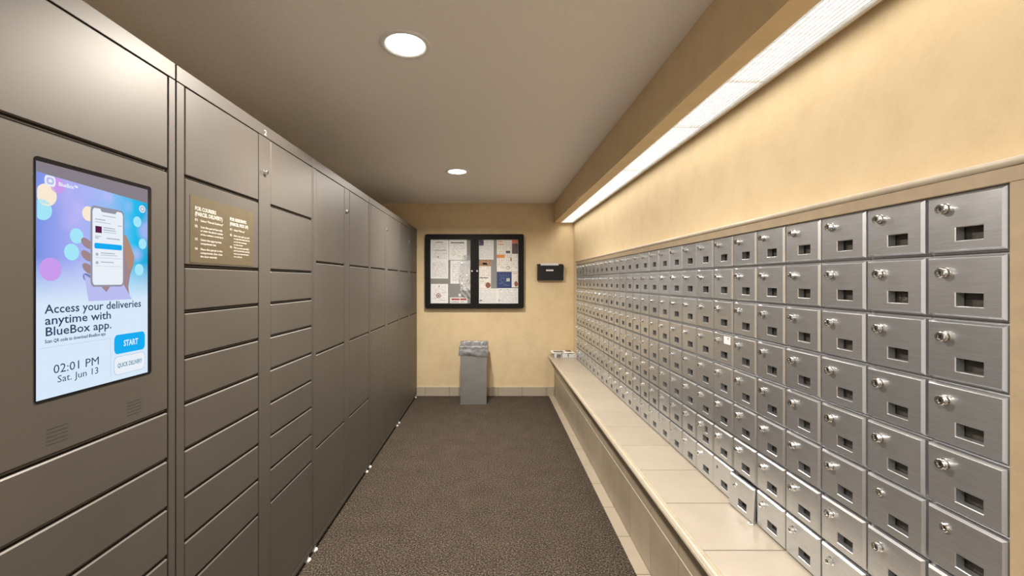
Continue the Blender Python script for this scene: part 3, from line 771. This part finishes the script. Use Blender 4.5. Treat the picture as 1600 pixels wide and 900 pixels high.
sheet(296, 449, 700, 753, 'paper_white', 'white slip with two dark red title blocks', parts=[('title_block', 'bar', 310, 380, 710, 724, 'ink_red'), ('title_block', 'bar', 386, 441, 710, 724, 'ink_red'), ('heading', 'bar', 305, 372, 738, 743, 'ink_grey'), ('heading', 'bar', 392, 420, 738, 743, 'ink_grey')])
sheet(372, 393, 668, 692, 'paper_white', 'tiny blank white tag above the red-titled slip')
sheet(551, 680, 195, 368, 'page_dense', 'white page with a purple block in its corner', parts=[('colour_block', 'bar', 552, 592, 195, 246, 'ink_purple'), ('colour_block_print', 'bar', 560, 584, 215, 222, 'ink_cream')])
sheet(551, 656, 371, 620, 'page_flyer', 'restaurant flyer with a food photo strip across its top', name='paper_flyer', parts=[('photo_strip', 'bar', 551, 656, 371, 427, 'ink_photo_food'), ('photo_block', 'bar', 584, 622, 396, 414, 'ink_photo_dark'), ('heading', 'bar', 556, 632, 525, 531, 'ink_dark'), ('photo', 'disc', 608, 654, 568, 618, 'ink_brown')], cat='flyer')
sheet(708, 784, 195, 474, 'page_flyer', 'cream leaflet with orange bands', name='paper_leaflet', parts=[('band', 'bar', 708, 778, 325, 354, 'ink_orange'), ('band', 'bar', 718, 760, 206, 213, 'ink_orange'), ('band', 'bar', 718, 765, 232, 240, 'ink_orange'), ('band', 'bar', 720, 770, 262, 268, 'ink_cream')], cat='leaflet')
sheet(785, 839, 195, 474, 'page_flyer', 'white leaflet with a small black printed figure, beside the orange-banded one', name='paper_leaflet', parts=[('figure', 'bar', 788, 826, 292, 312, 'ink_dark'), ('figure', 'bar', 828, 838, 352, 382, 'ink_brown'), ('figure', 'ring', 792, 822, 418, 465, 'ink_grey')], cat='leaflet')
sheet(840, 896, 195, 474, 'page_flyer', 'leaflet with a red-orange top over a dark photo', name='paper_leaflet', parts=[('colour_block', 'bar', 842, 895, 196, 224, 'ink_red_orange'), ('photo', 'bar', 842, 895, 226, 318, 'ink_photo_dark')], cat='leaflet')
sheet(709, 838, 477, 617, 'page_blue', 'deep blue flyer with a pale square logo', name='paper_flyer', parts=[('logo', 'bar', 794, 822, 534, 559, 'paper_white'), ('logo_mark', 'disc', 802, 814, 541, 552, 'ink_blue')], cat='flyer')
sheet(840, 896, 478, 610, 'page_flyer', 'pale flyer with a brown food picture beside the blue flyer', name='paper_flyer', parts=[('photo', 'disc', 862, 895, 558, 606, 'ink_brown'), ('heading', 'bar', 848, 888, 486, 492, 'ink_orange')], cat='flyer')
sheet(551, 712, 622, 754, 'page_dense', 'white dense printed page below the restaurant flyer', parts=[('mark', 'bar', 556, 578, 724, 732, 'ink_dark')])
sheet(713, 896, 620, 754, 'page_dense', 'white dense printed page with three pins, below the blue flyer', parts=[('pin', 'pin', 738, 748, 627, 636, 'ink_blue'), ('pin', 'pin', 798, 808, 627, 636, 'ink_blue'), ('pin', 'pin', 860, 870, 627, 636, 'ink_blue'), ('mark', 'bar', 724, 732, 722, 732, 'ink_dark')], lay=1)
# crumpled clear plastic sleeve
bm = bmesh.new(); rs = random.Random(11); NU, NV = 12, 26
sw, sh = (477 - 372) * SX, (700 - 330) * SZ_
G = [[None] * (NV + 1) for _ in range(NU + 1)]
for i in range(NU + 1):
    for j in range(NV + 1):
        u, v = i / NU, j / NV
        left = 0.45 * (1 - math.sin(PI * min(1, max(0, v))) ** 0.7)
        xx = sw * (left + (1 - left) * u) - sw / 2
        G[i][j] = bm.verts.new((xx, -0.001 - 0.014 * abs(math.sin(5 * u + 7 * v + 2 * math.sin(6 * v))) * (0.3 + 0.7 * rs.random()), sh * v))
for i in range(NU):
    for j in range(NV): bm.faces.new((G[i][j], G[i + 1][j], G[i + 1][j + 1], G[i][j + 1]))
o = obj('plastic_sleeve', mesh_of(bm, 'plastic_sleeve', 'clear_sleeve'), None, (bcx + bu(424), YB - 0.032, BZ0 + bv(700)))
so = o.modifiers.new('thickness', 'SOLIDIFY'); so.thickness = 0.0004
tag(o, 'crumpled clear plastic sleeve behind the first board door', 'sleeve')

# ------------------------------------------------------------------ black wall pocket
DP = YB - 0.04
hx0, hx1 = (839.4 - 769.5) * DP / 640, (880.2 - 769.5) * DP / 640
hz0, hz1 = CAM_Z - (438.0 - 439) * DP / 640, CAM_Z - (412.4 - 439) * DP / 640
hw, hh = hx1 - hx0, hz1 - hz0
pk = thing('wall_pocket', 'glossy black plastic wall pocket beside the mailboxes', 'wall pocket', ((hx0 + hx1) / 2, YB, hz0))
box_obj('back_plate', (-hw / 2, hw / 2, -0.006, -0.0005, 0.0, hh), 'black_plastic', pk, 0.0015)
bm = bmesh.new()
for s in (-1, 1):
    a = [(-0.0055, 0.0), (-0.045, 0.0), (-0.072, hh * 0.93), (-0.0055, hh * 0.93)]
    x0, x1 = (s * hw / 2, s * (hw / 2 - 0.004))
    va = [bm.verts.new((x0, y, z)) for y, z in a]; vb = [bm.verts.new((x1, y, z)) for y, z in a]
    for i in range(4): bm.faces.new((va[i], va[(i + 1) % 4], vb[(i + 1) % 4], vb[i]))
    bm.faces.new(va); bm.faces.new(vb[::-1])
fix_normals(bm); obj('side_panels', mesh_of(bm, 'side_panels', 'black_plastic'), pk)
bm = bmesh.new()
P = [(-0.043, 0.0), (-0.047, 0.0), (-0.073, hh * 0.90), (-0.069, hh * 0.90)]
va = [bm.verts.new((-hw / 2 + 0.003, y, z)) for y, z in P]; vb = [bm.verts.new((hw / 2 - 0.003, y, z)) for y, z in P]
for i in range(4): bm.faces.new((va[i], va[(i + 1) % 4], vb[(i + 1) % 4], vb[i]))
bm.faces.new(va); bm.faces.new(vb[::-1]); fix_normals(bm)
obj('front_panel', mesh_of(bm, 'front_panel', 'black_plastic'), pk)
box_obj('bottom_panel', (-hw / 2 + 0.003, hw / 2 - 0.003, -0.046, -0.005, 0.0005, 0.004), 'black_plastic', pk)
lb = box_obj('name_label', (-0.045, 0.045, -0.0008, 0.0, -0.016, 0.016), 'paper_white', pk); lb.location = (-0.01, -0.0655, hh * 0.64); lb.rotation_euler = (-math.atan2(0.026, hh * 0.9), 0, 0)
for q in range(4): box_obj('label_print', (-0.030 + q * 0.016, -0.019 + q * 0.016, -0.0014, -0.0006, -0.006, 0.006), 'ink_grey', lb)
fl = boxes_obj('paper_form', [(-0.11, 0.11, 0.0, 0.014, 0.0, 0.205)], 'paper_white'); fl.location = (hx0 + 0.152, YB - 0.034, hz0 + 0.006)
fl.rotation_euler = (math.radians(7), 0, 0)
tag(fl, 'sheaf of white forms standing in the black wall pocket', 'paper')

# ------------------------------------------------------------------ waste bin with liner
BNX, BNY = (739.7 - 769.5) * 4.74 / 640, 4.74
bn = thing('waste_bin', 'slim rectangular steel waste bin with a grey plastic liner', 'bin', (BNX, BNY, 0))
bw, bd, bh = 0.306, 0.24, 0.665
bm = bmesh.new()
def frust(z0, z1, e0, e1, y_off=0):
    pass
lo = [(-bw / 2 + 0.002, 0.0), (bw / 2 - 0.002, 0.0), (bw / 2 - 0.002, bd), (-bw / 2 + 0.002, bd)]; hi = [(-bw / 2, -0.004), (bw / 2, -0.004), (bw / 2, bd + 0.004), (-bw / 2, bd + 0.004)]
inn = [(a * 0.975, 0.006 + (b - 0.0) * 0.96) for a, b in hi]
v0 = [bm.verts.new((a, b, 0.001)) for a, b in lo]; v1 = [bm.verts.new((a, b, bh)) for a, b in hi]; v2 = [bm.verts.new((a, b, bh)) for a, b in inn]; v3 = [bm.verts.new((a * 0.99, b, 0.02)) for a, b in inn]
for i in range(4):
    j = (i + 1) % 4
    bm.faces.new((v0[i], v0[j], v1[j], v1[i])); bm.faces.new((v1[i], v1[j], v2[j], v2[i])); bm.faces.new((v2[i], v2[j], v3[j], v3[i]))
bm.faces.new(v0[::-1]); bm.faces.new(v3); fix_normals(bm)
bmesh.ops.bevel(bm, geom=[e for e in bm.edges if abs(e.verts[0].co.z - e.verts[1].co.z) > 0.3], offset=0.004, segments=2, affect='EDGES')
obj('body', mesh_of(bm, 'body', 'bin_steel'), bn)
# liner: folded over the rim, creased
bm = bmesh.new(); rs = random.Random(5); NP = 112
def rim_pt(s, off):
    """point on the bin's rounded-rectangle outline, grown by off"""
    w, d = bw + 2 * off, bd + 2 * off
    per = 2 * (w + d); q = (s % 1.0) * per
    if q < w: return (-w / 2 + q, bd / 2 - d / 2)
    q -= w
    if q < d: return (w / 2, bd / 2 - d / 2 + q)
    q -= d
    if q < w: return (w / 2 - q, bd / 2 + d / 2)
    q -= w
    return (-w / 2, bd / 2 + d / 2 - q)
prof = [(-0.055, bh - 0.16), (-0.040, bh - 0.10), (-0.022, bh - 0.04), (-0.010, bh + 0.006), (0.003, bh + 0.020), (0.014, bh + 0.010), (0.014, bh - 0.012), (0.011, bh - 0.022), (0.016, bh - 0.036), (0.019, bh - 0.062), (0.018, bh - 0.088), (0.012, bh - 0.104)]
ph = [rs.uniform(0, 6.28) for _ in range(8)]
rings = []
for pi_, (off, z) in enumerate(prof):
    ring = []
    for i in range(NP):
        s = i / NP
        f = math.sin(2 * PI * s * 9 + ph[0] + pi_ * 0.5) * 0.5 + math.sin(2 * PI * s * 17 + ph[1] - pi_ * 0.8) * 0.35 + math.sin(2 * PI * s * 31 + ph[2] + pi_) * 0.25
        amp = 0.011 if off < -0.005 else 0.0038
        back = 1.0 if 0.40 < s < 0.80 else 0.0
        diag = 0.006 * math.sin(2 * PI * s * 5 + z * 60)
        px, py = rim_pt(s, max(off + amp * f * 0.8 + (diag * 0.5 if pi_ > 7 else 0), 0.0015 if pi_ > 3 else -0.1))
        zz = z + (0.006 * f if pi_ in (3, 4) else 0) + (0.010 * math.sin(2 * PI * s * 2 + 1.0) if pi_ >= 10 else 0) + (0.022 * back if 2 < pi_ < 8 else 0)
        ring.append(bm.verts.new((px, py, zz)))
    rings.append(ring)
for a, b in zip(rings[:-1], rings[1:]):
    for i in range(NP): bm.faces.new((a[i], a[(i + 1) % NP], b[(i + 1) % NP], b[i]))
bm.faces.new(rings[0][::-1]); fix_normals(bm)
for f in bm.faces: f.smooth = True
ln = obj('liner', mesh_of(bm, 'liner', 'bin_liner'), bn)
ln['label'] = 'creased grey plastic liner folded over the rim'
sm = ln.modifiers.new('smooth', 'SUBSURF'); sm.levels = 1; sm.render_levels = 1

# ------------------------------------------------------------------ papers on the ledge
def paper_pile(x0, x1, y0, y1, h, label, fmat):
    o = thing('newspaper_pile', label, 'newspapers', ((x0 + x1) / 2, y0, MZB + 0.0004), 0, 'papers at the far end of the ledge')
    w = x1 - x0; n = 6
    for q in range(n):
        dx, dy = rs.uniform(-0.003, 0.003), rs.uniform(0, 0.004)
        box_obj('sheet', (-w / 2 + 0.003 + dx, w / 2 - 0.003 + dx, dy, y1 - y0 - 0.006 + dy, q * h / n, (q + 1) * h / n - 0.0009), 'page_news' if q % 2 else 'paper_white', o, 0.001)
    box_obj('front_print', (-w / 2 + w * fmat[0], -w / 2 + w * fmat[1], -0.0012, 0.001, h * 0.08, h * 0.92), fmat[2], o)
    return o
paper_pile(0.735, 0.822, 4.86, 5.085, 0.047, 'pile of folded newspapers with a dark photo on its edge, at the ledge lip', (0.30, 0.86, 'newsprint_photo'))
paper_pile(0.826, 0.900, 4.86, 5.085, 0.044, 'middle pile of folded newspapers on the ledge by the back wall', (0.14, 0.9, 'page_news'))
paper_pile(0.904, 1.000, 4.86, 5.085, 0.041, 'pile of folded newspapers against the mailbox jamb', (0.06, 0.94, 'page_news'))
mg = thing('magazine', 'open printed flyer spread across the newspaper piles', 'flyer', (0.84, 4.875, MZB + 0.0482))
bm = bmesh.new(); n = 10; F = []; K = []
for i in range(n + 1):
    u = i / n; xx = -0.128 + 0.27 * u; zz = 0.0004 + 0.004 * abs(math.sin(PI * u * 2))
    F.append([bm.verts.new((xx, y, zz + 0.0012)) for y in (0.0, 0.20)]); K.append([bm.verts.new((xx, y, zz)) for y in (0.0, 0.20)])
for i in range(n):
    bm.faces.new((F[i][0], F[i + 1][0], F[i + 1][1], F[i][1])); bm.faces.new((K[i][0], K[i][1], K[i + 1][1], K[i + 1][0])); bm.faces.new((F[i][0], K[i][0], K[i + 1][0], F[i + 1][0]))
fix_normals(bm); obj('page', mesh_of(bm, 'page', 'paper_white'), mg)
box_obj('photo', (-0.10, 0.02, 0.05, 0.15, 0.0058, 0.0062), 'newsprint_photo', mg)
box_obj('photo', (0.055, 0.12, 0.10, 0.185, 0.0058, 0.0062), 'ink_photo_dark', mg)

# ------------------------------------------------------------------ recessed downlights
def downlight(x, y, label):
    t = thing('downlight', label, 'ceiling light', (x, y, ZC), 0, 'recessed downlights')
    bm = bmesh.new(); lathe(bm, [(0.076, 0.012), (0.079, -0.001), (0.086, -0.005), (0.098, -0.006), (0.1035, -0.003), (0.104, 0.0)], 48); fix_normals(bm)
    for f in bm.faces: f.smooth = True
    obj('trim_ring', mesh_of(bm, 'trim_ring', 'white_paint'), t)
    bm = bmesh.new(); r = lathe(bm, [(0.0005, -0.0035), (0.04, -0.003), (0.0775, -0.0005)], 40)
    fix_normals(bm)
    for f in bm.faces:
        if f.normal.z > 0: f.normal_flip()
    obj('lens', mesh_of(bm, 'lens', 'can_glow'), t)
    ld = bpy.data.lights.new('downlight_beam', 'AREA'); ld.shape = 'DISK'; ld.size = 0.15; ld.energy = CAN_WATTS; ld.color = (1.0, 0.93, 0.84); ld.spread = math.radians(158)
    lo_ = bpy.data.objects.new('downlight_beam', ld); C.objects.link(lo_); lo_.parent = t; lo_.location = (0, 0, -0.010)
    return t
downlight(-0.357, 1.681, 'round white recessed downlight above the stickered locker bank')
downlight(-0.312, 3.628, 'round white recessed downlight closest to the notice board wall')
downlight(-0.36, -0.28, 'round white recessed downlight overhead behind the camera')

# ------------------------------------------------------------------ louvred strip light in the soffit
strip = thing('strip_light', 'long white louvred fluorescent strip light in the beam', 'ceiling light', ((LX0 + LX1) / 2, 0, ZS))
cx = (LX0 + LX1) / 2; hw2 = (LX1 - LX0) / 2
YE0, YE1 = -1.5, YB - 0.05
boxes_obj('housing', [(-hw2 - 0.003, -hw2, YE0, YE1, 0.0, 0.085), (hw2, hw2 + 0.012, YE0, YE1, -0.004, 0.085), (-hw2 - 0.003, hw2 + 0.012, YE0, YE1, 0.085, 0.09),
                      (-hw2, hw2, YE1, YE1 + 0.049, 0.001, 0.085)], 'fixture_white', strip)
ld = bpy.data.lights.new('strip_beam', 'AREA'); ld.shape = 'RECTANGLE'; ld.size = LX1 - LX0 - 0.01; ld.size_y = YE1 - YE0; ld.energy = STRIP_WATTS * (YE1 - YE0)
ld.color = (1.0, 0.93, 0.82); ld.spread = math.radians(146)
lo_ = bpy.data.objects.new('strip_beam', ld); C.objects.link(lo_); lo_.parent = strip; lo_.location = (0, (YE0 + YE1) / 2, -0.003)
J = [YE0, -0.95, 0.27, 1.482, 1.924, 2.679, 3.716, YE1]
NS = 9
for a, b in zip(J[:-1], J[1:]):
    box_obj('diffuser', (-hw2 + 0.001, hw2 - 0.001, a + 0.002, b - 0.002, 0.030, 0.033), 'strip_glow', strip)
    for s in range(NS):
        xs_ = -hw2 + (s + 0.5) * 2 * hw2 / NS
        box_obj('slat', (xs_ - 0.0011, xs_ + 0.0011, a + 0.002, b - 0.002, 0.001, 0.011), 'fixture_white', strip)
    bm = bmesh.new(); q = a + 0.02
    while q < b - 0.01:
        box(bm, -hw2 + 0.001, hw2 - 0.001, q - 0.0004, q + 0.0004, 0.006, 0.010); q += 0.04
    cbm = obj('cross_blades', mesh_of(bm, 'cross_blades', 'fixture_white'), strip); cbm['kind'] = 'stuff'
    box_obj('joint_bar', (-hw2, hw2, b - 0.0015, b + 0.0015, 0.0, 0.014), 'fixture_white', strip)
